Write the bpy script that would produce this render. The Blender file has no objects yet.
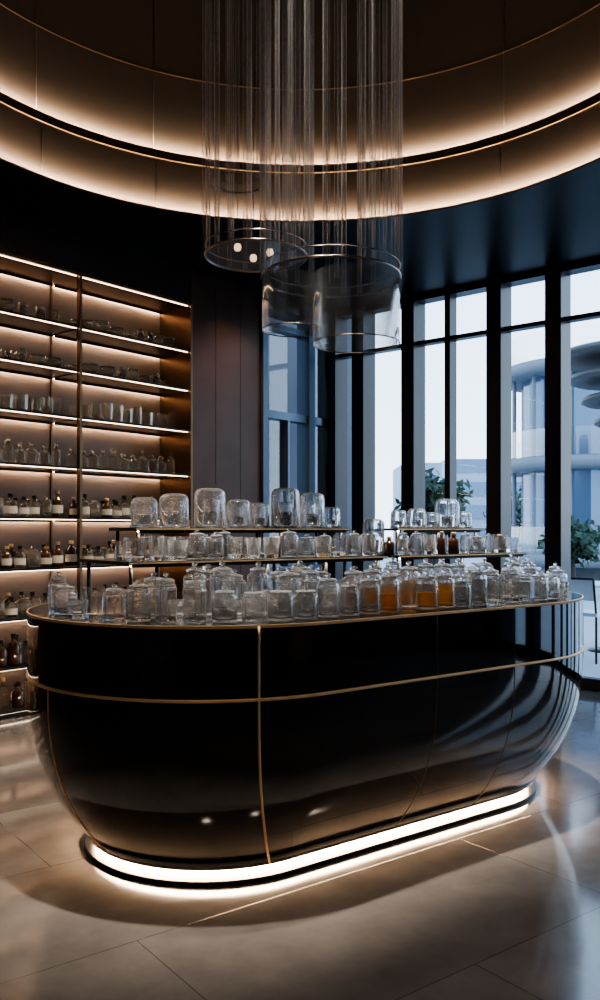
import bpy, bmesh, math, random
from mathutils import Vector, Matrix
random.seed(7)
S = bpy.context.scene
FOC = 850.0
H = 1.4
GA = math.atan2(0.641, 0.767)
GM = Matrix.Rotation(GA, 4, 'Z')
try:
    S.view_settings.look = 'AgX - Medium High Contrast'
except Exception as e:
    print('look', e)

# ------------------------------------------------------------------ materials
def new_mat(name):
    m = bpy.data.materials.new(name); m.use_nodes = True
    nt = m.node_tree; nt.nodes.clear()
    out = nt.nodes.new('ShaderNodeOutputMaterial')
    return m, nt, out

def pbr(name, col, rough=0.5, metal=0.0, coat=0.0, noise=None, bump=0.0, spec=0.5, trans=0.0, ior=1.5):
    m, nt, out = new_mat(name)
    p = nt.nodes.new('ShaderNodeBsdfPrincipled')
    p.inputs['Base Color'].default_value = (*col, 1)
    p.inputs['Roughness'].default_value = rough
    p.inputs['Metallic'].default_value = metal
    p.inputs['Coat Weight'].default_value = coat
    p.inputs['Coat Roughness'].default_value = 0.03
    p.inputs['Specular IOR Level'].default_value = spec
    p.inputs['Transmission Weight'].default_value = trans
    p.inputs['IOR'].default_value = ior
    if noise:
        tc = nt.nodes.new('ShaderNodeTexCoord')
        n = nt.nodes.new('ShaderNodeTexNoise'); n.inputs['Scale'].default_value = noise[0]
        n.inputs['Detail'].default_value = 6
        nt.links.new(tc.outputs['Object'], n.inputs['Vector'])
        r = nt.nodes.new('ShaderNodeValToRGB')
        r.color_ramp.elements[0].position = 0.3; r.color_ramp.elements[1].position = 0.7
        r.color_ramp.elements[0].color = (*[c * (1 - noise[1]) for c in col], 1)
        r.color_ramp.elements[1].color = (*[min(1, c * (1 + noise[1])) for c in col], 1)
        nt.links.new(n.outputs['Fac'], r.inputs['Fac'])
        nt.links.new(r.outputs['Color'], p.inputs['Base Color'])
        if bump:
            b = nt.nodes.new('ShaderNodeBump'); b.inputs['Strength'].default_value = bump
            nt.links.new(n.outputs['Fac'], b.inputs['Height'])
            nt.links.new(b.outputs['Normal'], p.inputs['Normal'])
    nt.links.new(p.outputs[0], out.inputs[0])
    return m

def emis(name, col, st):
    m, nt, out = new_mat(name)
    e = nt.nodes.new('ShaderNodeEmission')
    e.inputs[0].default_value = (*col, 1); e.inputs[1].default_value = st
    nt.links.new(e.outputs[0], out.inputs[0])
    return m

def thin_glass(name, tint, refl=0.08, edge=0.6, rough=.02, diff=0.0):
    m, nt, out = new_mat(name)
    t = nt.nodes.new('ShaderNodeBsdfTransparent'); t.inputs[0].default_value = (*tint, 1)
    g = nt.nodes.new('ShaderNodeBsdfGlossy'); g.inputs['Roughness'].default_value = rough
    src = g
    if diff:
        d = nt.nodes.new('ShaderNodeBsdfDiffuse'); d.inputs[0].default_value = (.9, .9, .9, 1)
        md = nt.nodes.new('ShaderNodeMixShader'); md.inputs[0].default_value = diff
        nt.links.new(g.outputs[0], md.inputs[1]); nt.links.new(d.outputs[0], md.inputs[2]); src = md
    lw = nt.nodes.new('ShaderNodeLayerWeight'); lw.inputs[0].default_value = 0.35
    mr = nt.nodes.new('ShaderNodeMapRange')
    mr.inputs['To Min'].default_value = refl; mr.inputs['To Max'].default_value = edge
    nt.links.new(lw.outputs['Facing'], mr.inputs['Value'])
    mx = nt.nodes.new('ShaderNodeMixShader')
    nt.links.new(mr.outputs[0], mx.inputs[0]); nt.links.new(t.outputs[0], mx.inputs[1]); nt.links.new(src.outputs[0], mx.inputs[2])
    nt.links.new(mx.outputs[0], out.inputs[0])
    return m

def real_glass(name, col=(1, 1, 1), rough=0.0, ior=1.5, haze=.015, clear=.12, edge=.36):
    m, nt, out = new_mat(name)
    g = nt.nodes.new('ShaderNodeBsdfGlass'); g.inputs[0].default_value = (*col, 1)
    g.inputs['Roughness'].default_value = rough; g.inputs['IOR'].default_value = ior
    t = nt.nodes.new('ShaderNodeBsdfTransparent'); t.inputs[0].default_value = (*col, 1)
    m1 = nt.nodes.new('ShaderNodeMixShader'); m1.inputs[0].default_value = clear
    nt.links.new(g.outputs[0], m1.inputs[1]); nt.links.new(t.outputs[0], m1.inputs[2])
    d = nt.nodes.new('ShaderNodeBsdfTranslucent'); d.inputs[0].default_value = (*col, 1)
    d2 = nt.nodes.new('ShaderNodeBsdfDiffuse'); d2.inputs[0].default_value = (*col, 1)
    md = nt.nodes.new('ShaderNodeMixShader'); md.inputs[0].default_value = .5
    nt.links.new(d.outputs[0], md.inputs[1]); nt.links.new(d2.outputs[0], md.inputs[2])
    lw = nt.nodes.new('ShaderNodeLayerWeight'); lw.inputs[0].default_value = .5
    pw = nt.nodes.new('ShaderNodeMath'); pw.operation = 'POWER'; pw.inputs[1].default_value = 5
    nt.links.new(lw.outputs['Facing'], pw.inputs[0])
    mr = nt.nodes.new('ShaderNodeMapRange'); mr.inputs['To Min'].default_value = haze; mr.inputs['To Max'].default_value = edge  # milky white mixed in towards the edges imitates bright edge-lit outlines
    nt.links.new(pw.outputs[0], mr.inputs[0])
    m2 = nt.nodes.new('ShaderNodeMixShader')
    nt.links.new(mr.outputs[0], m2.inputs[0])
    nt.links.new(m1.outputs[0], m2.inputs[1]); nt.links.new(md.outputs[0], m2.inputs[2])
    nt.links.new(m2.outputs[0], out.inputs[0])
    return m

WARM = (1.0, 0.68, 0.42)
M_lacq = pbr('black_lacquer', (0.006, 0.005, 0.0045), 0.02, coat=1.0)
M_top = pbr('black_stone_top', (0.01, 0.009, 0.009), 0.06, coat=0.5, noise=(9, 0.4))
M_gold = pbr('brushed_brass', (1.0, 0.68, 0.38), 0.42, 0.4)
M_dgold = pbr('dark_bronze', (0.20, 0.13, 0.08), 0.3, 1.0)
M_ring = pbr('nickel_ring', (0.42, 0.36, 0.31), 0.22, 1.0)
M_blackm = pbr('black_metal', (0.012, 0.012, 0.013), 0.3, 0.5)
M_frame = pbr('window_frame', (0.010, 0.014, 0.022), 0.3, 0.2)
M_frameb = pbr('window_frame_steel', (0.14, 0.20, 0.28), 0.3, 0.6)
M_wall = pbr('bronze_panel', (0.085, 0.040, 0.024), 0.26, 0.1, noise=(1.5, 0.3))
M_wallb = pbr('brown_backpanel', (0.24, 0.175, 0.14), 0.35, 0.1, noise=(2.0, 0.15))
M_dark = pbr('dark_wall', (0.020, 0.013, 0.010), 0.25, 0.0)
M_ceil = pbr('black_ceiling', (0.005, 0.005, 0.006), 0.32, spec=.12)
M_drum = pbr('drum_panel', (0.034, 0.028, 0.0245), 0.10, 0.0)
M_led = emis('led_base', WARM, 75)
M_led2 = emis('led_cove', (1, .73, .49), 2600)
M_led3 = emis('led_shelf', (1, 0.75, 0.52), 8)
M_led4 = emis('led_shelf_rear', (1, 0.75, 0.52), 65)
M_led5 = emis('led_riser', (1, 0.80, 0.60), 80)
M_bulb = emis('bulb', (1, 0.7, 0.4), 3)
M_pane = thin_glass('window_glass', (0.86, 0.92, 0.96), 0.03, 0.35)
M_glass = real_glass('clear_glass')
M_rod = thin_glass('rod_glass', (0.97, 0.97, 0.97), 0.04, 0.95, .10, .38)
M_shade = thin_glass('shade_glass', (0.95, 0.95, 0.95), 0.08, 0.9, .04, .2)
M_amber = real_glass('amber_liquid', (1.0, 0.66, 0.26), 0.0, 1.35, .2, .6, .3)
M_brownl = pbr('brown_bottle', (0.06, 0.025, 0.01), 0.1, coat=0.5)
M_label = pbr('paper_label', (0.7, 0.66, 0.58), 0.6)
M_smoke = real_glass('smoke_glass', (0.96, 0.94, 0.91), haze=.05, edge=.45)

def floor_mat():
    m, nt, out = new_mat('stone_tiles')
    p = nt.nodes.new('ShaderNodeBsdfPrincipled')
    tc = nt.nodes.new('ShaderNodeTexCoord')
    mp = nt.nodes.new('ShaderNodeMapping'); mp.inputs['Rotation'].default_value = (0, 0, -math.radians(37) - GA)
    mp.inputs['Location'].default_value = (0.3, 0.55, 0)
    nt.links.new(tc.outputs['Object'], mp.inputs[0])
    b = nt.nodes.new('ShaderNodeTexBrick')
    b.inputs['Scale'].default_value = 1.0; b.inputs['Brick Width'].default_value = 1.6; b.inputs['Row Height'].default_value = 0.8
    b.inputs['Mortar Size'].default_value = 0.0025; b.inputs['Mortar Smooth'].default_value = 0.2
    b.inputs['Color1'].default_value = (0.23, 0.207, 0.19, 1); b.inputs['Color2'].default_value = (0.27, 0.245, 0.225, 1)
    b.inputs['Mortar'].default_value = (0.12, 0.107, 0.098, 1)
    nt.links.new(mp.outputs[0], b.inputs['Vector'])
    n = nt.nodes.new('ShaderNodeTexNoise'); n.inputs['Scale'].default_value = 3.5; n.inputs['Detail'].default_value = 10
    n.inputs['Roughness'].default_value = .65
    nt.links.new(mp.outputs[0], n.inputs['Vector'])
    r = nt.nodes.new('ShaderNodeValToRGB')
    r.color_ramp.elements[0].color = (0.66, 0.66, 0.66, 1); r.color_ramp.elements[1].color = (1, 1, 1, 1)
    r.color_ramp.elements[0].position = 0.3; r.color_ramp.elements[1].position = 0.7
    nt.links.new(n.outputs['Fac'], r.inputs[0])
    mx = nt.nodes.new('ShaderNodeMix'); mx.data_type = 'RGBA'; mx.blend_type = 'MULTIPLY'; mx.inputs[0].default_value = 1
    nt.links.new(b.outputs['Color'], mx.inputs[6]); nt.links.new(r.outputs[0], mx.inputs[7])
    nt.links.new(mx.outputs[2], p.inputs['Base Color'])
    mr = nt.nodes.new('ShaderNodeMapRange'); mr.inputs['To Min'].default_value = 0.05; mr.inputs['To Max'].default_value = 0.16
    nt.links.new(n.outputs['Fac'], mr.inputs[0]); nt.links.new(mr.outputs[0], p.inputs['Roughness'])
    bp = nt.nodes.new('ShaderNodeBump'); bp.inputs['Strength'].default_value = 0.12; bp.inputs['Distance'].default_value = 0.01
    inv = nt.nodes.new('ShaderNodeMath'); inv.operation = 'SUBTRACT'; inv.inputs[0].default_value = 1
    nt.links.new(b.outputs['Fac'], inv.inputs[1]); nt.links.new(inv.outputs[0], bp.inputs['Height'])
    nt.links.new(bp.outputs[0], p.inputs['Normal'])
    p.inputs['Specular IOR Level'].default_value = 1.0
    nt.links.new(p.outputs[0], out.inputs[0])
    return m
M_floor = floor_mat()

# ------------------------------------------------------------------ builder
class MB:
    def __init__(s):
        s.v = []; s.f = []; s.mi = []; s.sm = []; s.mats = []
    def m(s, mat):
        if mat not in s.mats: s.mats.append(mat)
        return s.mats.index(mat)
    def add(s, vs, fs, mat, smooth=False):
        o = len(s.v); k = s.m(mat)
        s.v += [tuple(v) for v in vs]
        for f in fs:
            s.f.append(tuple(i + o for i in f)); s.mi.append(k); s.sm.append(smooth)
    def box(s, fn, a0, a1, b0, b1, z0, z1, mat):
        vs = []
        for z in (z0, z1):
            for a, b in ((a0, b0), (a1, b0), (a1, b1), (a0, b1)):
                x, y = fn(a, b); vs.append((x, y, z))
        s.add(vs, [(0, 3, 2, 1), (4, 5, 6, 7), (0, 1, 5, 4), (1, 2, 6, 5), (2, 3, 7, 6), (3, 0, 4, 7)], mat)
    def lathe(s, prof, pos, mat, seg=24, smooth=True, ang=0.0, sx=1.0):
        vs = []; rings = []
        for r, z in prof:
            if r < 1e-6:
                rings.append([len(vs)]); vs.append((pos[0], pos[1], pos[2] + z))
            else:
                ring = []
                for i in range(seg):
                    a = ang + 2 * math.pi * i / seg
                    ring.append(len(vs)); vs.append((pos[0] + r * math.cos(a) * sx, pos[1] + r * math.sin(a), pos[2] + z))
                rings.append(ring)
        fs = []
        for A, B in zip(rings, rings[1:]):
            if len(A) == 1 and len(B) == 1: continue
            for i in range(seg):
                j = (i + 1) % seg
                if len(A) == 1: fs.append((A[0], B[j], B[i]))
                elif len(B) == 1: fs.append((A[i], A[j], B[0]))
                else: fs.append((A[i], A[j], B[j], B[i]))
        s.add(vs, fs, mat, smooth)
    def tube(s, pts, r, mat, seg=8, closed=False):
        pts = [Vector(p) for p in pts]; n = len(pts); vs = []; fs = []
        for i, p in enumerate(pts):
            if closed: d = pts[(i + 1) % n] - pts[i - 1]
            else: d = pts[min(i + 1, n - 1)] - pts[max(i - 1, 0)]
            d.normalize()
            up = Vector((0, 0, 1)) if abs(d.z) < 0.9 else Vector((1, 0, 0))
            a = d.cross(up).normalized(); b = d.cross(a).normalized()
            for k in range(seg):
                t = 2 * math.pi * k / seg
                vs.append(p + a * (r * math.cos(t)) + b * (r * math.sin(t)))
        m = n if closed else n - 1
        for i in range(m):
            j = (i + 1) % n
            for k in range(seg):
                l = (k + 1) % seg
                fs.append((i * seg + k, i * seg + l, j * seg + l, j * seg + k))
        if not closed:
            fs.append(tuple(range(seg))); fs.append(tuple((n - 1) * seg + k for k in reversed(range(seg))))
        s.add(vs, fs, mat, True)
    def ring(s, c, R, z, r, mat, seg=96):
        s.tube([(c[0] + R * math.cos(2 * math.pi * i / seg), c[1] + R * math.sin(2 * math.pi * i / seg), z) for i in range(seg)], r, mat, 6, True)
    def obj(s, name, parent=None, recalc=True, bevel=0):
        me = bpy.data.meshes.new(name)
        me.from_pydata([GM @ Vector(v) for v in s.v], [], s.f)
        for m in s.mats: me.materials.append(m)
        me.polygons.foreach_set('material_index', s.mi)
        me.polygons.foreach_set('use_smooth', s.sm)
        if recalc:
            bm = bmesh.new(); bm.from_mesh(me)
            bmesh.ops.recalc_face_normals(bm, faces=bm.faces); bm.to_mesh(me); bm.free()
        me.update()
        o = bpy.data.objects.new(name, me); S.collection.objects.link(o)
        if parent: o.parent = parent
        return o

def empty(name):
    e = bpy.data.objects.new(name, None); S.collection.objects.link(e); e.empty_display_size = 0.1
    return e

XY = lambda a, b: (a, b)

# ------------------------------------------------------------------ room frame
K = (0.337, 9.26)
E1 = (0.641, 0.767); E2 = (0.767, -0.641)
def RW(s, u): return (K[0] - s * E1[0] + u * E2[0], K[1] - s * E1[1] + u * E2[1])
SMAX, UMAX = 11.0, 9.0
ZC = 3.75

mb = MB()
mb.box(RW, -0.3, SMAX + .3, -0.6, UMAX + .3, -0.1, 0.0, M_floor)
mb.obj('floor')

CC = (0.0, 4.3); R1 = 2.19
def ray_rect(ang):
    d = (math.cos(ang), math.sin(ang))
    rel = (CC[0] - K[0], CC[1] - K[1])
    s0 = -(rel[0] * E1[0] + rel[1] * E1[1]); u0 = rel[0] * E2[0] + rel[1] * E2[1]
    ds = -(d[0] * E1[0] + d[1] * E1[1]); du = d[0] * E2[0] + d[1] * E2[1]
    ts = []
    if ds > 1e-9: ts.append((SMAX + .3 - s0) / ds)
    if ds < -1e-9: ts.append((-0.3 - s0) / ds)
    if du > 1e-9: ts.append((UMAX + .3 - u0) / du)
    if du < -1e-9: ts.append((-0.6 - u0) / du)
    t = min(ts)
    return (CC[0] + d[0] * t, CC[1] + d[1] * t)
angs = [2 * math.pi * i / 128 for i in range(128)]
for s_, u_ in ((-.3, -.6), (-.3, UMAX + .3), (SMAX + .3, -.6), (SMAX + .3, UMAX + .3)):
    x, y = RW(s_, u_); angs.append(math.atan2(y - CC[1], x - CC[0]) % (2 * math.pi))
angs = sorted(set(angs))
vs = []; fs = []
n = len(angs)
for a in angs:
    vs.append((CC[0] + R1 * math.cos(a), CC[1] + R1 * math.sin(a), ZC))
    x, y = ray_rect(a); vs.append((x, y, ZC))
for i in range(n):
    j = (i + 1) % n
    fs.append((2 * i, 2 * j, 2 * j + 1, 2 * i + 1))
mb = MB(); mb.add(vs, fs, M_ceil)
GAP = .06; LIP = .015
mb.lathe([(R1, ZC), (R1, ZC + LIP), (R1 + .004, ZC + LIP), (R1 + .004, ZC + .001), (R1 + GAP, ZC + .001)], (*CC, 0), M_ceil, 128)
RW1 = R1 + GAP; Z2 = 4.2; RW2 = RW1 + GAP; ZT = 6.2
mb.lathe([(RW1, ZC), (RW1, Z2)], (*CC, 0), M_drum, 128)
mb.lathe([(RW1, Z2), (RW1, Z2 + LIP), (RW1 + .004, Z2 + LIP), (RW1 + .004, Z2 + .001), (RW2, Z2 + .001)], (*CC, 0), M_ceil, 128)
mb.lathe([(RW2, Z2), (RW2, ZT)], (*CC, 0), M_drum, 128)
mb.lathe([(RW2, ZT), (0, ZT)], (*CC, 0), M_ceil, 128)
ceil = mb.obj('ceiling', recalc=False)
mb = MB()
mb.lathe([(R1 + .006, ZC + .004), (R1 + .006, ZC + .013)], (*CC, 0), M_led2, 128)
mb.lathe([(RW1 + .006, Z2 + .004), (RW1 + .006, Z2 + .013)], (*CC, 0), M_led2, 128)
mb.obj('cove_led_strip')
mb = MB()
mb.ring(CC, R1 - .004, ZC + .004, .004, M_dgold, 128)
mb.ring(CC, RW1 - .006, Z2 - .05, .004, M_gold, 128)
mb.ring(CC, RW2 - .008, Z2 + .62, .004, M_dgold, 128)
for k in range(16):
    a = k * math.pi / 8 + .1
    for (rr, z0, z1) in ((RW1 - .001, ZC + .03, Z2), (RW2 - .001, Z2 + .03, ZT)):
        mb.tube([(CC[0] + rr * math.cos(a), CC[1] + rr * math.sin(a), z0), (CC[0] + rr * math.cos(a), CC[1] + rr * math.sin(a), z1)], .003, M_blackm, 5)
mb.obj('trim_1')

mb = MB(); mb.box(RW, SMAX, SMAX + .3, -0.6, UMAX + .3, 0, ZC, M_dark); mb.obj('wall_back')
mb = MB(); mb.box(RW, 0, SMAX, UMAX, UMAX + .3, 0, ZC, M_dark); mb.obj('wall_right')

SH = [2.07, 3.26, 4.45, 5.64]
ZS = 3.44
mb = MB(); mb.box(RW, SH[-1] + .013, SMAX, -.5, 0, 0, ZC, M_wall); mb.obj('wall_left')
mb = MB(); mb.box(RW, 1.13, SH[0] - .013, -.5, 0, 0, ZC, M_wall); mb.obj('bronze_wall_panel')
mb = MB(); mb.box(RW, SH[0], SH[-1], -.5, 0, ZS, ZC, M_dark); mb.obj('trim_3')
mb = MB()
for s_ in (1.42, 1.75): mb.box(RW, s_ - .002, s_ + .002, 0, .002, 0, ZC, M_blackm)
mb.obj('trim_2')

# shelving
LV = [3.40, 3.02, 2.67, 2.30, 1.90, 1.50, 1.11, .74, .38, .06]
sh = empty('display_shelving')
mb = MB(); mb.box(RW, SH[0], SH[-1], -.5, -.40, 0, ZS, M_wallb); mb.obj('back_panel', sh)
mb = MB()
for k, s_ in enumerate(SH):
    if k in (0, 3): mb.box(RW, s_ - .012, s_ + .012, -.40, .02, 0, ZS, M_dgold)
    else: mb.box(RW, s_ - .012, s_ + .012, -.02, .02, 0, ZS, M_dgold); mb.box(RW, s_ - .006, s_ + .006, -.40, -.38, 0, ZS, M_dgold)
mb.box(RW, SH[0], SH[-1], -.40, .02, ZS - .02, ZS, M_dgold)
mb.obj('uprights', sh)
mb = MB(); ml = MB()
for i in range(3):
    a, b = SH[i] + .014, SH[i + 1] - .014
    for z in LV:
        if z < 3.3: mb.box(RW, a, b, -.395, .01, z - .016, z, M_blackm)
        zz = z - .016 if z < 3.3 else 3.42
        mb.box(RW, a, b, -.368, -.362, zz - .018, zz, M_blackm)
        ml.box(RW, a + .01, b - .01, -.014, -.008, zz - .005, zz - .0005, M_led3)
        ml.box(RW, a + .01, b - .01, -.386, -.378, zz - .006, zz - .0005, M_led4)
mb.obj('shelves', sh); ml.obj('shelf_leds', sh)
mb = MB(); mb.box(RW, SH[0], SH[-1], -.395, -.02, 0, .035, M_blackm); mb.obj('plinth', sh)

# ------------------------------------------------------------------ glassware generators
def jar(mb, p, r, h, seg=20, lid=True, mat=None, liquid=None, lv=.6, ang=0, smooth=True):
    mat = mat or M_glass
    z1 = h * .72; w = .004
    mb.lathe([(0, 0), (r * .88, 0), (r * .97, .006), (r, .015), (r, z1 * .5), (r, z1), (r * .93, z1 + h * .07), (r * .72, z1 + h * .1), (r * .7, h * .86), (r * .76, h * .87), (r * .76, h * .88),
              (r * .64, h * .88), (r * .64, z1 + h * .08), (r * .86, z1 + h * .04), (r - w, z1 - .004), (r - w, .02), (r * .8, .012), (0, .012)], p, mat, seg, smooth, ang)
    if lid:
        hh = h * .885
        mb.lathe([(0, hh), (r * .74, hh), (r * .78, hh + .004), (r * .74, hh + h * .03), (r * .4, hh + h * .06), (r * .12, hh + h * .07), (r * .1, hh + h * .085), (r * .22, hh + h * .11), (r * .25, hh + h * .14), (r * .18, hh + h * .17), (0, hh + h * .18)], p, mat, seg)
    if liquid:
        mb.lathe([(0, .014), (r - w - .003, .016), (r - w - .003, z1 * lv), (0, z1 * lv)], p, liquid, seg)

def tumbler(mb, p, r, h, seg=16, mat=None, liquid=None, ang=0):
    mat = mat or M_glass
    mb.lathe([(0, 0), (r * .8, 0), (r * .86, .004), (r, h), (r * .94, h), (r * .8, .02), (0, .018)], p, mat, seg, seg > 10, ang)
    if liquid: mb.lathe([(0, .021), (r * .78, .022), (r * .86, h * .6), (0, h * .6)], p, liquid, seg)

def cloche(mb, p, r, h, seg=24):
    w = .005; c = r * .5
    out = [(r * 1.08, 0), (r * 1.08, .010), (r, .012), (r, h - c)]
    for k in range(1, 7):
        a = math.pi / 2 * k / 6; out.append((r - c + c * math.cos(a), h - c + c * math.sin(a)))
    out += [(r * .2, h), (0, h)]
    inn = [(0, h - w)]
    for k in range(6, -1, -1):
        a = math.pi / 2 * k / 6; inn.append((r - c + (c - w) * math.cos(a), h - c + (c - w) * math.sin(a)))
    inn += [(r - w, .0)]
    mb.lathe(inn + [(r * 1.08, 0)] + out[1:], p, M_glass, seg)
    q = (p[0], p[1], p[2] + .002)
    tumbler(mb, q, r * .5, h * .4, 14)

def bowl(mb, p, r, h, seg=22, mat=None):
    mat = mat or M_glass
    mb.lathe([(0, 0), (r * .45, 0), (r * .48, .006), (r * .75, h * .25), (r * .95, h * .6), (r, h), (r * .95, h), (r * .88, h * .6), (r * .65, h * .28), (0, .014)], p, mat, seg)

def bottle(mb, p, r, h, mat, cap, seg=16, label=False, sx=1.0):
    mb.lathe([(0, 0), (r * .95, 0), (r, .006), (r, h * .58), (r * .85, h * .67), (r * .35, h * .74), (r * .32, h * .86), (0, h * .86)], p, mat, seg)
    mb.lathe([(0, h * .862), (r * .42, h * .862), (r * .42, h * .98), (r * .36, h), (0, h)], p, cap, seg)
    if label:
        mb.lathe([(r * 1.015, h * .15), (r * 1.015, h * .45)], p, M_label, seg)

g1 = MB(); g2 = MB(); g3 = MB()
for bi in range(3):
    a, b = SH[bi] + .07, SH[bi + 1] - .07
    for li, z in enumerate(LV[1:]):
        for row, u in enumerate((-.10, -.24)):
            s_ = a + random.uniform(0, .05)
            if li == 0: s_ += .03
            while s_ < b - .05:
                if li in (0, 1):
                    r = random.uniform(.045, .075); rr = r
                    if random.random() < .8:
                        x, y = RW(s_ + r, u)
                        if random.random() < .6: bowl(g1, (x, y, z), r, random.uniform(.07, .12), 18, M_smoke)
                        else: tumbler(g1, (x, y, z), r * .6, .11, 14, M_smoke)
                elif li in (2, 3):
                    r = random.uniform(.035, .05); rr = r
                    x, y = RW(s_ + r, u)
                    if random.random() < .93:
                        if li == 2: tumbler(g1, (x, y, z), r, random.uniform(.12, .16), 8, M_smoke)
                        else: bottle(g1, (x, y, z), r, random.uniform(.14, .20), M_smoke, M_glass, 14)
                elif li in (4, 5, 6):
                    r = random.uniform(.035, .05); rr = r
                    x, y = RW(s_ + r, u)
                    q = random.random()
                    if q < .50: bottle(g2, (x, y, z), r, random.uniform(.14, .21), M_smoke, M_blackm, 14, True)
                    elif q < .70: bottle(g2, (x, y, z), r, random.uniform(.16, .22), M_brownl, M_gold, 14, True)
                    else: jar(g1, (x, y, z), r, .15, 14, mat=M_smoke)
                else:
                    r = random.uniform(.035, .06); rr = r
                    x, y = RW(s_ + r, u)
                    if random.random() < .85: bottle(g3, (x, y, z), r, random.uniform(.14, .24), random.choice([M_brownl, M_brownl, M_smoke, M_smoke]), random.choice([M_gold, M_blackm]), 14)
                s_ += 2 * rr + random.uniform(.005, .035)
g1.obj('glass_vessels'); g2.obj('labelled_bottles'); g3.obj('liqueur_bottles')

# ------------------------------------------------------------------ counter
A = (-0.144, 3.07); T = (0.799, 0.601); N = (-0.601, 0.799)
def CW(t, n): return (A[0] + t * T[0] + n * N[0], A[1] + t * T[1] + n * N[1])
R = .83; TL = .318; TR = 1.69; HC = 1.05; ZG = .775
def stad(ins, na=40, ns=10):
    r = R - ins; pts = []
    for i in range(ns): pts.append((TL + (TR - TL) * i / ns, R - r))
    for i in range(na): a = -math.pi / 2 + math.pi * i / na; pts.append((TR + r * math.cos(a), R + r * math.sin(a)))
    for i in range(ns): pts.append((TR - (TR - TL) * i / ns, R + r))
    for i in range(na): a = math.pi / 2 + math.pi * i / na; pts.append((TL + r * math.cos(a), R + r * math.sin(a)))
    return pts
def prof_ins(z):
    if z >= ZG: return 0
    h = (ZG - z) / .715
    return .26 * h ** 2.5
def sweep(mb, prof, mat, cap0=False, cap1=False, smooth=True):
    vs = []; fs = []; n = 0
    for ins, z in prof:
        P = stad(ins); n = len(P)
        for t, q in P: x, y = CW(t, q); vs.append((x, y, z))
    for i in range(len(prof) - 1):
        for k in range(n):
            l = (k + 1) % n
            fs.append((i * n + k, i * n + l, (i + 1) * n + l, (i + 1) * n + k))
    if cap0: fs.append(tuple(reversed(range(n))))
    if cap1: fs.append(tuple((len(prof) - 1) * n + k for k in range(n)))
    mb.add(vs, fs, mat, smooth)

cnt = empty('bar_counter')
mb = MB()
prof = [(.27, .056), (.255, .056), (prof_ins(.062), .062)]
zz = [.074 + (ZG - .074) * i / 24 for i in range(25)]
prof += [(prof_ins(z), z) for z in zz] + [(0, .9), (0, HC - .012)]
sweep(mb, prof, M_lacq, True, False)
mb.obj('body', cnt, recalc=False)
mb = MB(); sweep(mb, [(0, HC - .012), (-.002, HC - .011), (-.002, HC)], M_gold); sweep(mb, [(-.002, HC), (.003, HC)], M_gold, smooth=False); sweep(mb, [(.003, HC), (.003, HC + .0001)], M_top, False, True, smooth=False)
mb.obj('top', cnt, recalc=False)
mb = MB()
def stad_loop(ins, z, r, mat):
    mb.tube([(*CW(t, q), z) for t, q in stad(ins)], r, mat, 6, True)
stad_loop(0, ZG, .007, M_gold)
def at_t(t, ins):
    r = R - ins
    if t >= TL: return (t, R - r)
    th = math.asin(min(1, (TL - t) / r)); return (TL - r * math.sin(th), R - r * math.cos(th))
def seam(z0, z1, r, mat, fn):
    pts = []
    for i in range(29):
        z = z0 + (z1 - z0) * i / 28
        q = fn(prof_ins(z)); pts.append((*CW(*q), z))
    mb.tube(pts, r, mat, 6)
seam(.066, HC - .005, .0055, M_gold, lambda ins: at_t(.03 + .19 * ins / .25, ins))
for th_ in (84, 140):
    th = math.radians(th_)
    seam(.066, ZG, .004, M_gold, lambda ins: (TL - (R - ins) * math.sin(th), R - (R - ins) * math.cos(th)))
for t_ in (.909, 1.42): seam(.066, HC - .01, .0022, M_dgold, lambda ins: at_t(t_, ins))
mb.obj('brass_trim', cnt)
mb = MB(); sweep(mb, [(.285, .018), (.285, .056)], M_led); mb.obj('led_strip', cnt, recalc=False)
mb = MB(); sweep(mb, [(.240, 0.0), (.240, .016), (.245, .018)], M_blackm, True, True, smooth=False); mb.obj('plinth', cnt, recalc=False)

Z1, Z2t = 1.27, 1.41
tier = empty('tiered_riser')
mb = MB(); ml = MB()
def plate(t0, t1, n0, n1, z, zb):
    mb.box(CW, t0, t1, n0, n1, z - .014, z, M_blackm)
    mb.box(CW, t0, t1, n0 - .003, n0, z - .009, z - .003, M_gold)
    mb.box(CW, t0 + .02, t1 - .02, n0 + .010, n0 + .014, z - .024, z - .014, M_blackm)
    ml.box(CW, t0 + .02, t1 - .02, n0 + .018, n0 + .026, z - .020, z - .0145, M_led5)
    k = max(2, int((t1 - t0) / .35))
    for i in range(k + 1):
        t = t0 + .03 + (t1 - t0 - .06) * i / k
        for n in (n0 + .04, n1 - .03):
            x, y = CW(t, n); mb.lathe([(0, 0), (.009, 0), (.009, z - .014 - zb), (0, z - .014 - zb)], (x, y, zb), M_blackm, 10)
plate(-.22, 1.20, .62, 1.12, Z1, HC)
plate(-.08, 1.14, .84, 1.12, Z2t, Z1)
plate(1.28, 2.30, .62, 1.12, Z1, HC)
plate(1.48, 2.18, .84, 1.12, Z2t, Z1)
mb.obj('risers', tier); ml.obj('riser_leds', tier)

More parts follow.
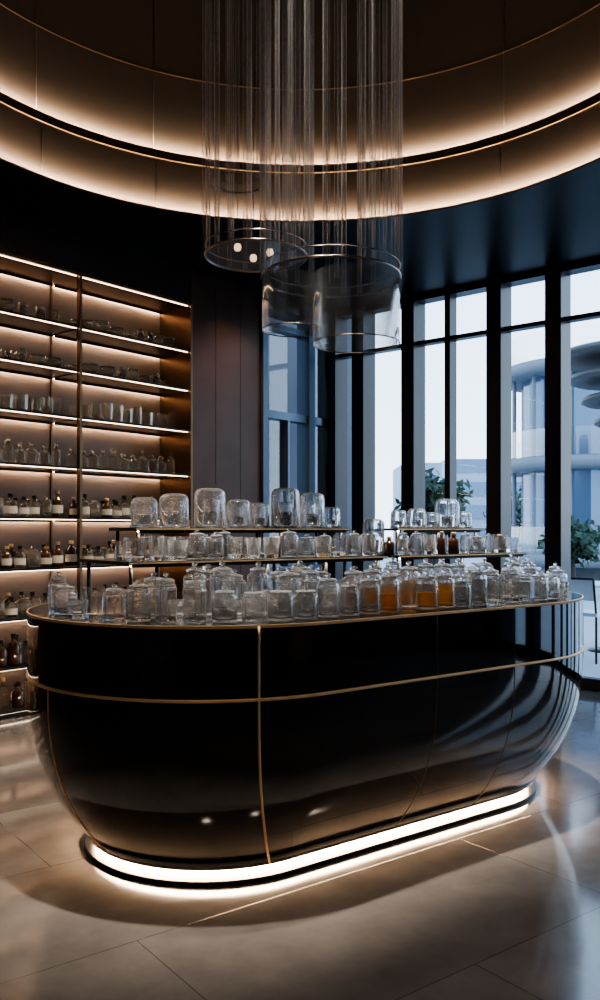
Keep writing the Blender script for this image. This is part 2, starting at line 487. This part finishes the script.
def path(ins):
    r = R - ins; pts = []
    for i in range(41):
        th = math.radians(110) * (1 - i / 40); pts.append((TL - r * math.sin(th), R - r * math.cos(th)))
    pts.append((TR, R - r))
    for i in range(1, 31):
        th = math.radians(80) * i / 30; pts.append((TR + r * math.sin(th), R - r * math.cos(th)))
    return pts
def walk(pts, step):
    out = []; acc = 0; nxt = step()
    for a, b in zip(pts, pts[1:]):
        L = math.dist(a, b)
        while nxt <= acc + L:
            f = (nxt - acc) / L; out.append((a[0] + (b[0] - a[0]) * f, a[1] + (b[1] - a[1]) * f)); nxt += step()
        acc += L
    return out
gj = MB(); ga = MB()
for ins, hr in ((.12, (.12, .18)), (.24, (.14, .20)), (.36, (.17, .21)), (.48, (.17, .21))):
    for (t, n) in walk(path(ins), lambda: .112):
        if n > .56 and -.28 < t < 2.36: continue
        x, y = CW(t, n); r = random.uniform(.043, .054); h = random.uniform(*hr); q = random.random()
        p = (x, y, HC + .0005)
        amber = .74 < t < 1.12 and ins < .40
        if amber and q < .65: jar(ga, p, r, h, 20, True, M_glass, M_amber, random.uniform(.4, .95))
        elif q < .42: jar(gj, p, r, h, 20)
        elif q < .68: jar(gj, p, r, h, 8, True, ang=random.random(), smooth=False)
        elif q < .80: bowl(gj, p, r * 1.02, h * .5)
        else: tumbler(gj, p, r * .9, h * .72, 9, ang=random.random())
gj.obj('lidded_glass_jars'); ga.obj('amber_filled_jars')
gt = MB(); gb = MB()
for (t0, t1, dark) in ((-.20, 1.15, .10), (1.32, 2.27, .4)):
    for n in (.67, .77):
        t = t0 + .03
        while t < t1 - .03:
            r = random.uniform(.030, .046)
            x, y = CW(t, n); p = (x, y, Z1 + .0005); q = random.random()
            if q < dark: bottle(gb, p, r * .8, random.uniform(.09, .13), M_brownl, M_gold, 14)
            elif q < dark + .04: jar(gb, p, r, .11, 16, True, M_glass, M_amber, .6)
            elif q < .65: tumbler(gt, p, r, random.uniform(.08, .11), random.choice([8, 16]))
            else: jar(gt, p, r, random.uniform(.10, .13), 16)
            t += .094 + random.uniform(0, .008)
gt.obj('glass_tumblers'); gb.obj('small_bottles')
gc = MB()
for i, (t, r, h) in enumerate(((.00, .060, .135), (.15, .068, .155), (.34, .074, .185), (.50, .058, .135), (.63, .045, .12), (.78, .072, .20), (.95, .064, .18), (1.08, .045, .11), (1.56, .045, .10), (1.70, .055, .11), (1.95, .072, .17), (2.09, .05, .10), (1.82, .045, .09))):
    x, y = CW(t, .92); cloche(gc, (x, y, Z2t + .0005), r, h)
for t, r, h in ((.06, .05, .11), (.24, .05, .13), (.43, .05, .15), (.57, .05, .12), (.70, .05, .13), (.87, .05, .14), (1.02, .05, .14)):
    x, y = CW(t, 1.055); cloche(gc, (x, y, Z2t + .0005), r, h)
x, y = CW(1.40, .95); cloche(gc, (x, y, Z1 + .0005), .06, .19)
gc.obj('glass_cloches')

# ------------------------------------------------------------------ chandelier
ch = empty('glass_tube_chandelier')
DC = 4.3
def px(xp, d=DC): return ((xp - 300) / FOC * d, d)
ZTOP = ZT - .02
mr = MB(); mm = MB()
def rod(x, y, z0, z1, r=.014):
    mr.lathe([(r, z0), (r, z1)], (x, y, 0), M_rod, 12)
    mm.tube([(x, y, z1 - .01), (x, y, ZTOP)], .0025, M_blackm, 5)
def cluster(c, Rr, z, k, z1, r=.015):
    for i in range(k):
        a = 2 * math.pi * (i + .3) / k
        rod(c[0] + Rr * math.cos(a), c[1] + Rr * math.sin(a), z, z1, r)
    mm.ring(c, Rr, z, .006, M_ring, 64)
    mm.ring(c, Rr, z + .05, .003, M_ring, 64)
cA = px(256, 4.35); cB = px(331, 4.25); cC = px(238, 4.6)
cluster(cA, .26, 2.80, 18, 5.9, .012)
cluster(cB, .345, 2.66, 25, 5.9, .012)
cluster(cC, .14, 3.28, 7, 5.9, .011)
for k in range(9):
    a = k * 2 * math.pi / 9; rod(cB[0] + .2 * math.cos(a), cB[1] + .2 * math.sin(a), 2.72, 5.9, .011)
cD = px(356, 4.2); cE = px(292, 4.25)
for c, Rr, z0, z1 in ((cD, .215, 2.32, 2.66), (cE, .15, 2.40, 2.66)):
    mr.lathe([(Rr, z0), (Rr, z1)], (*c, 0), M_shade, 48)
    mr.lathe([(Rr - .012, z1), (Rr - .012, z0)], (*c, 0), M_shade, 48)
    mm.ring(c, Rr, z0, .003, M_ring, 64)
mr.lathe([(.345, 2.54), (.345, 2.66)], (*cB, 0), M_shade, 64)
mr.lathe([(0, 2.80), (.255, 2.80)], (*cA, 0), M_shade, 48)
for (dx, dy) in ((-.09, -.05), (.07, .03), (-.02, .12)):
    mm.lathe([(0, -.02), (.014, -.016), (.02, 0), (.014, .016), (0, .02)], (cA[0] + dx, cA[1] + dy, 2.83), M_bulb, 12)
    mm.tube([(cA[0] + dx, cA[1] + dy, 2.85), (cA[0] + dx, cA[1] + dy, ZTOP)], .002, M_blackm, 5)
mm.lathe([(0, ZTOP - .04), (.75, ZTOP - .04), (.75, ZTOP + .01), (0, ZTOP + .01)], (*px(300), 0), M_blackm, 48)
mr.obj('glass_tubes', ch); mm.obj('metal_frame', ch)

# ------------------------------------------------------------------ windows
FW = lambda u, d: RW(-d, u)
thick = [.03, .40, 1.02, 1.97, 2.55, 3.25, 4.2, 4.85, 5.8, 6.5, 7.5, 8.3, 8.9]
thin = [1.46, 3.75, 5.3]
w = MB()
for u in thick: w.box(FW, u - .075, u + .075, -.06, .16, 0, ZC, M_frame)
for u in thin: w.box(FW, u - .03, u + .03, -.03, .10, 0, ZC, M_frame)
w.box(FW, 0, UMAX, 0, .10, 3.26, 3.30, M_frame)
w.box(FW, 0, UMAX, 0, .10, 0.0, .10, M_frame)
w.box(FW, 0, UMAX, -.02, .14, 3.70, ZC, M_frame)
wo = empty('window_1')
w.obj('frame', wo)
w = MB()
vs = [(*FW(0, .05), 0.1), (*FW(UMAX, .05), .1), (*FW(UMAX, .05), ZC), (*FW(0, .05), ZC)]
w.add(vs, [(0, 1, 2, 3)], M_pane); w.obj('panes', wo, recalc=False)
w = MB(); wo = empty('window_2')
for s_, hw in ((1.09, .035), (.36, .05), (.0, .06)):
    w.box(RW, s_ - hw, s_ + hw, -.14, .03, 0, ZC, M_frameb if s_ > .2 else M_frame)
for z0, z1 in ((0, .12), (2.52, 2.60), (3.42, 3.48), (1.0, 1.03)): w.box(RW, 0, 1.09, -.10, .01, z0, z1, M_frameb)
w.box(RW, .70, .73, -.10, .01, 0, 2.52, M_frameb)
w.box(RW, 0, 1.09, -.14, .02, 3.62, ZC, M_frame)
w.obj('frame', wo)
w = MB()
w.add([(*RW(0, -.05), .1), (*RW(1.09, -.05), .1), (*RW(1.09, -.05), ZC), (*RW(0, -.05), ZC)], [(0, 1, 2, 3)], M_pane); w.obj('panes', wo, recalc=False)

# ------------------------------------------------------------------ exterior
M_terr = pbr('terrace_stone', (0.40, 0.42, 0.45), 0.5, noise=(.6, .1))
M_conc = pbr('grey_concrete', (0.20, 0.22, 0.25), 0.6, noise=(.5, .08))
M_conc3 = pbr('canopy_bronze', (0.10, 0.095, 0.095), 0.5, noise=(.5, .08))
M_conc2 = pbr('pale_facade', (0.42, 0.47, 0.53), 0.6, noise=(.5, .08))
M_slate = pbr('slate_facade', (0.02, 0.036, 0.065), 0.35, noise=(.8, .2))
M_bglass = pbr('facade_glass', (0.13, 0.20, 0.30), 0.12, 0.3)
M_leaf = pbr('foliage', (0.035, 0.065, 0.035), 0.7, noise=(6, .5))
M_bark = pbr('bark', (0.06, 0.045, 0.035), 0.8)
M_white = pbr('white_paint', (0.75, 0.78, 0.8), 0.4)
mb = MB(); mb.box(XY, -60, 90, -20, 140, -.14, -.11, M_terr); mb.obj('ground')
mb = MB()
bc = (9.1, 27)
for i in range(3):
    z = .3 + i * 2.9
    mb.lathe([(0, z), (2.6, z), (2.75, z + .1), (2.75, z + .35), (2.6, z + .4), (0, z + .4)], (*bc, 0), M_conc, 48)
    mb.lathe([(2.7, z + .4), (2.7, z + 1.2)], (*bc, 0), M_shade, 48)
    if i < 2: mb.lathe([(2.0, z + .4), (2.0, z + 2.9)], (*bc, 0), M_bglass, 24, False)
    if i < 2:
        for k in range(12):
            a = k * math.pi / 6
            mb.lathe([(.06, z + .4), (.06, z + 2.9)], (bc[0] + 2.3 * math.cos(a), bc[1] + 2.3 * math.sin(a), 0), M_conc, 8)
mb.lathe([(1.4, -.12), (1.4, .3)], (*bc, 0), M_conc, 32)
mb.obj('balcony_building')
mb = MB(); pc = (5.25, 13.5)
for i, (z, r) in enumerate(((3.05, .55), (3.4, .75), (3.75, .95), (4.1, 1.15))):
    mb.lathe([(0, z), (r - .08, z), (r, z + .04), (r, z + .10), (r - .08, z + .14), (0, z + .14)], (*pc, 0), M_conc3, 48)
mb.lathe([(.22, -.12), (.10, 1), (.09, 2.6), (.4, 3.05), (.2, 3.2), (.2, 4.15)], (*pc, 0), M_conc3, 32)
mb.obj('canopy_pavilion')
mb = MB()
mb.box(RW, -4.3, -3.6, -12, -2.75, -.12, 9, M_slate)
for i in range(10):
    mb.box(RW, -3.6, -3.56, -3.3 - i * .7, -2.95 - i * .7, .3, 8.5, M_bglass)
mb.box(RW, -2.0, 3.0, -2.3, -1.9, -.12, 7, M_slate)
mb.obj('slate_facade_building')
mb = MB()
for x0, x1, y, h in ((1.4, 3.5, 42, 17), (5.9, 8, 48, 5.2), (9.5, 16, 55, 6), (17, 24, 50, 5), (24, 40, 60, 8)):
    mb.box(XY, x0, x1, y, y + 6, -.12, h, M_conc2)
    k = int(h // 1.5)
    for i in range(k): mb.box(XY, x0 + .3, x1 - .3, y - .05, y, .6 + i * 1.5, 1.5 + i * 1.5, M_bglass)
mb.obj('distant_buildings')
def tree(x, y, h, rr):
    mb = MB()
    mb.lathe([(0, -.11), (.10, -.11), (.06, h * .5), (.03, h * .8), (0, h * .8)], (x, y, 0), M_bark, 8)
    for b in range(5):
        a = b * 1.3; mb.tube([(x, y, h * .45), (x + rr * .6 * math.cos(a), y + rr * .6 * math.sin(a), h * .75)], .03, M_bark, 5)
    for i in range(1100):
        a = random.uniform(0, 6.28); c = random.uniform(-1, 1); q = rr * random.random() ** .4 * (1 + .25 * math.sin(3 * a + 4 * c))
        s_ = math.sqrt(1 - c * c); p = Vector((x + q * s_ * math.cos(a), y + q * s_ * math.sin(a), h * .75 + q * c * .8))
        u = Vector((random.gauss(0, 1), random.gauss(0, 1), random.gauss(0, 1))).normalized() * .12
        v = u.orthogonal().normalized() * .06
        mb.add([p - u, p + v, p + u, p - v], [(0, 1, 2, 3)], M_leaf)
    mb.obj('tree', recalc=False)
tree(2.95, 18.5, 2.7, .7); tree(5.2, 34, 2.6, 1.2); tree(9.0, 34, 2.6, 1.4); tree(11.5, 34, 2.8, 1.4); tree(6.25, 19.5, 1.5, .6)
def table(x, y):
    mb = MB()
    mb.lathe([(0, .70), (.42, .70), (.45, .715), (.45, .73), (.42, .74), (0, .74)], (x, y, 0), M_white, 32)
    mb.lathe([(.03, -.09), (.03, .70)], (x, y, 0), M_blackm, 12)
    mb.lathe([(0, -.11), (.25, -.11), (.25, -.095), (.03, -.07)], (x, y, 0), M_blackm, 24)
    mb.obj('patio_table')
def chair(x, y, rot):
    mb = MB(); c, s_ = math.cos(rot), math.sin(rot)
    f = lambda a, b: (x + a * c - b * s_, y + a * s_ + b * c)
    mb.box(f, -.22, .22, -.22, .22, .42, .46, M_white)
    for a in (-.2, .2):
        mb.tube([(*f(a, -.2), -.11), (*f(a, -.2), .43)], .013, M_blackm, 6)
        mb.tube([(*f(a, .2), -.11), (*f(a, .2), .43), (*f(a, .26), .85)], .013, M_blackm, 6)
    mb.tube([(*f(-.2, .26), .85), (*f(.2, .26), .85)], .013, M_blackm, 6)
    vs = [(*f(-.2, .23), .6), (*f(.2, .23), .6), (*f(.2, .255), .83), (*f(-.2, .255), .83)]
    mb.add(vs, [(0, 1, 2, 3)], M_white)
    mb.obj('patio_chair')
table(3.85, 10.6); chair(3.35, 9.85, 2.3); chair(4.6, 11.3, -.8); chair(3.3, 11.4, .8)

# ------------------------------------------------------------------ world + lights
W = bpy.data.worlds.new('World'); S.world = W; W.use_nodes = True
nt = W.node_tree; nt.nodes.clear()
o = nt.nodes.new('ShaderNodeOutputWorld'); b = nt.nodes.new('ShaderNodeBackground')
tc = nt.nodes.new('ShaderNodeTexCoord'); sp = nt.nodes.new('ShaderNodeSeparateXYZ'); r = nt.nodes.new('ShaderNodeValToRGB')
nt.links.new(tc.outputs['Generated'], sp.inputs[0]); nt.links.new(sp.outputs['Z'], r.inputs[0]); nt.links.new(r.outputs[0], b.inputs[0]); nt.links.new(b.outputs[0], o.inputs[0])
r.color_ramp.elements[0].color = (.80, .90, 1, 1); r.color_ramp.elements[1].color = (.38, .58, .86, 1); r.color_ramp.elements[1].position = .6
b.inputs[1].default_value = 4.0

def light(name, typ, loc, e, col, size=.1, spot=None, blend=1.0):
    l = bpy.data.lights.new(name, typ); l.energy = e; l.color = col
    if typ == 'AREA': l.shape = 'DISK'; l.size = size
    else: l.shadow_soft_size = size
    if spot: l.spot_size = spot; l.spot_blend = blend
    ob = bpy.data.objects.new(name, l); S.collection.objects.link(ob); ob.location = GM @ Vector(loc)
    return ob
for t_, n_ in ((-.05, .55), (.5, .55), (1.2, .5), (1.9, .55)):
    x, y = CW(t_, n_); light('glassware_fill', 'SPOT', (x, y, 5.2), 1400, (1, .90, .78), .05, spot=math.radians(25))  # fill spots added above the counter to brighten the glassware, not chandelier bulbs
x, y = RW(1.6, .45); light('wall_panel_fill', 'SPOT', (x, y, ZC - .02), 80, (1, .70, .46), .05, spot=math.radians(110))  # fill spot added to lift the brown wall panel, no fixture modelled
for s_ in (3.0, 4.4): x, y = RW(s_, .9); light('aisle_fill', 'SPOT', (x, y, ZC - .02), 240, (1, .82, .66), .05, spot=math.radians(90))  # fill spots added to lighten the left aisle floor and shelf fronts
for (x, y, e) in ((-.5, 1.7, 70), (1.3, 1.9, 70), (2.9, 4.2, 80)):
    light('aisle_fill', 'SPOT', (x, y, ZC - .02), e, (1, .80, .62), .12, spot=math.radians(100))  # more fill spots, added to brighten the floor around the counter

cam = bpy.data.cameras.new('camera'); co = bpy.data.objects.new('camera', cam); S.collection.objects.link(co)
co.location = (0, 0, H); co.rotation_euler = (math.pi / 2, 0, GA)
cam.sensor_width = 36; cam.lens = 36 * FOC / 1000; cam.shift_y = .03; cam.clip_end = 300
S.camera = co
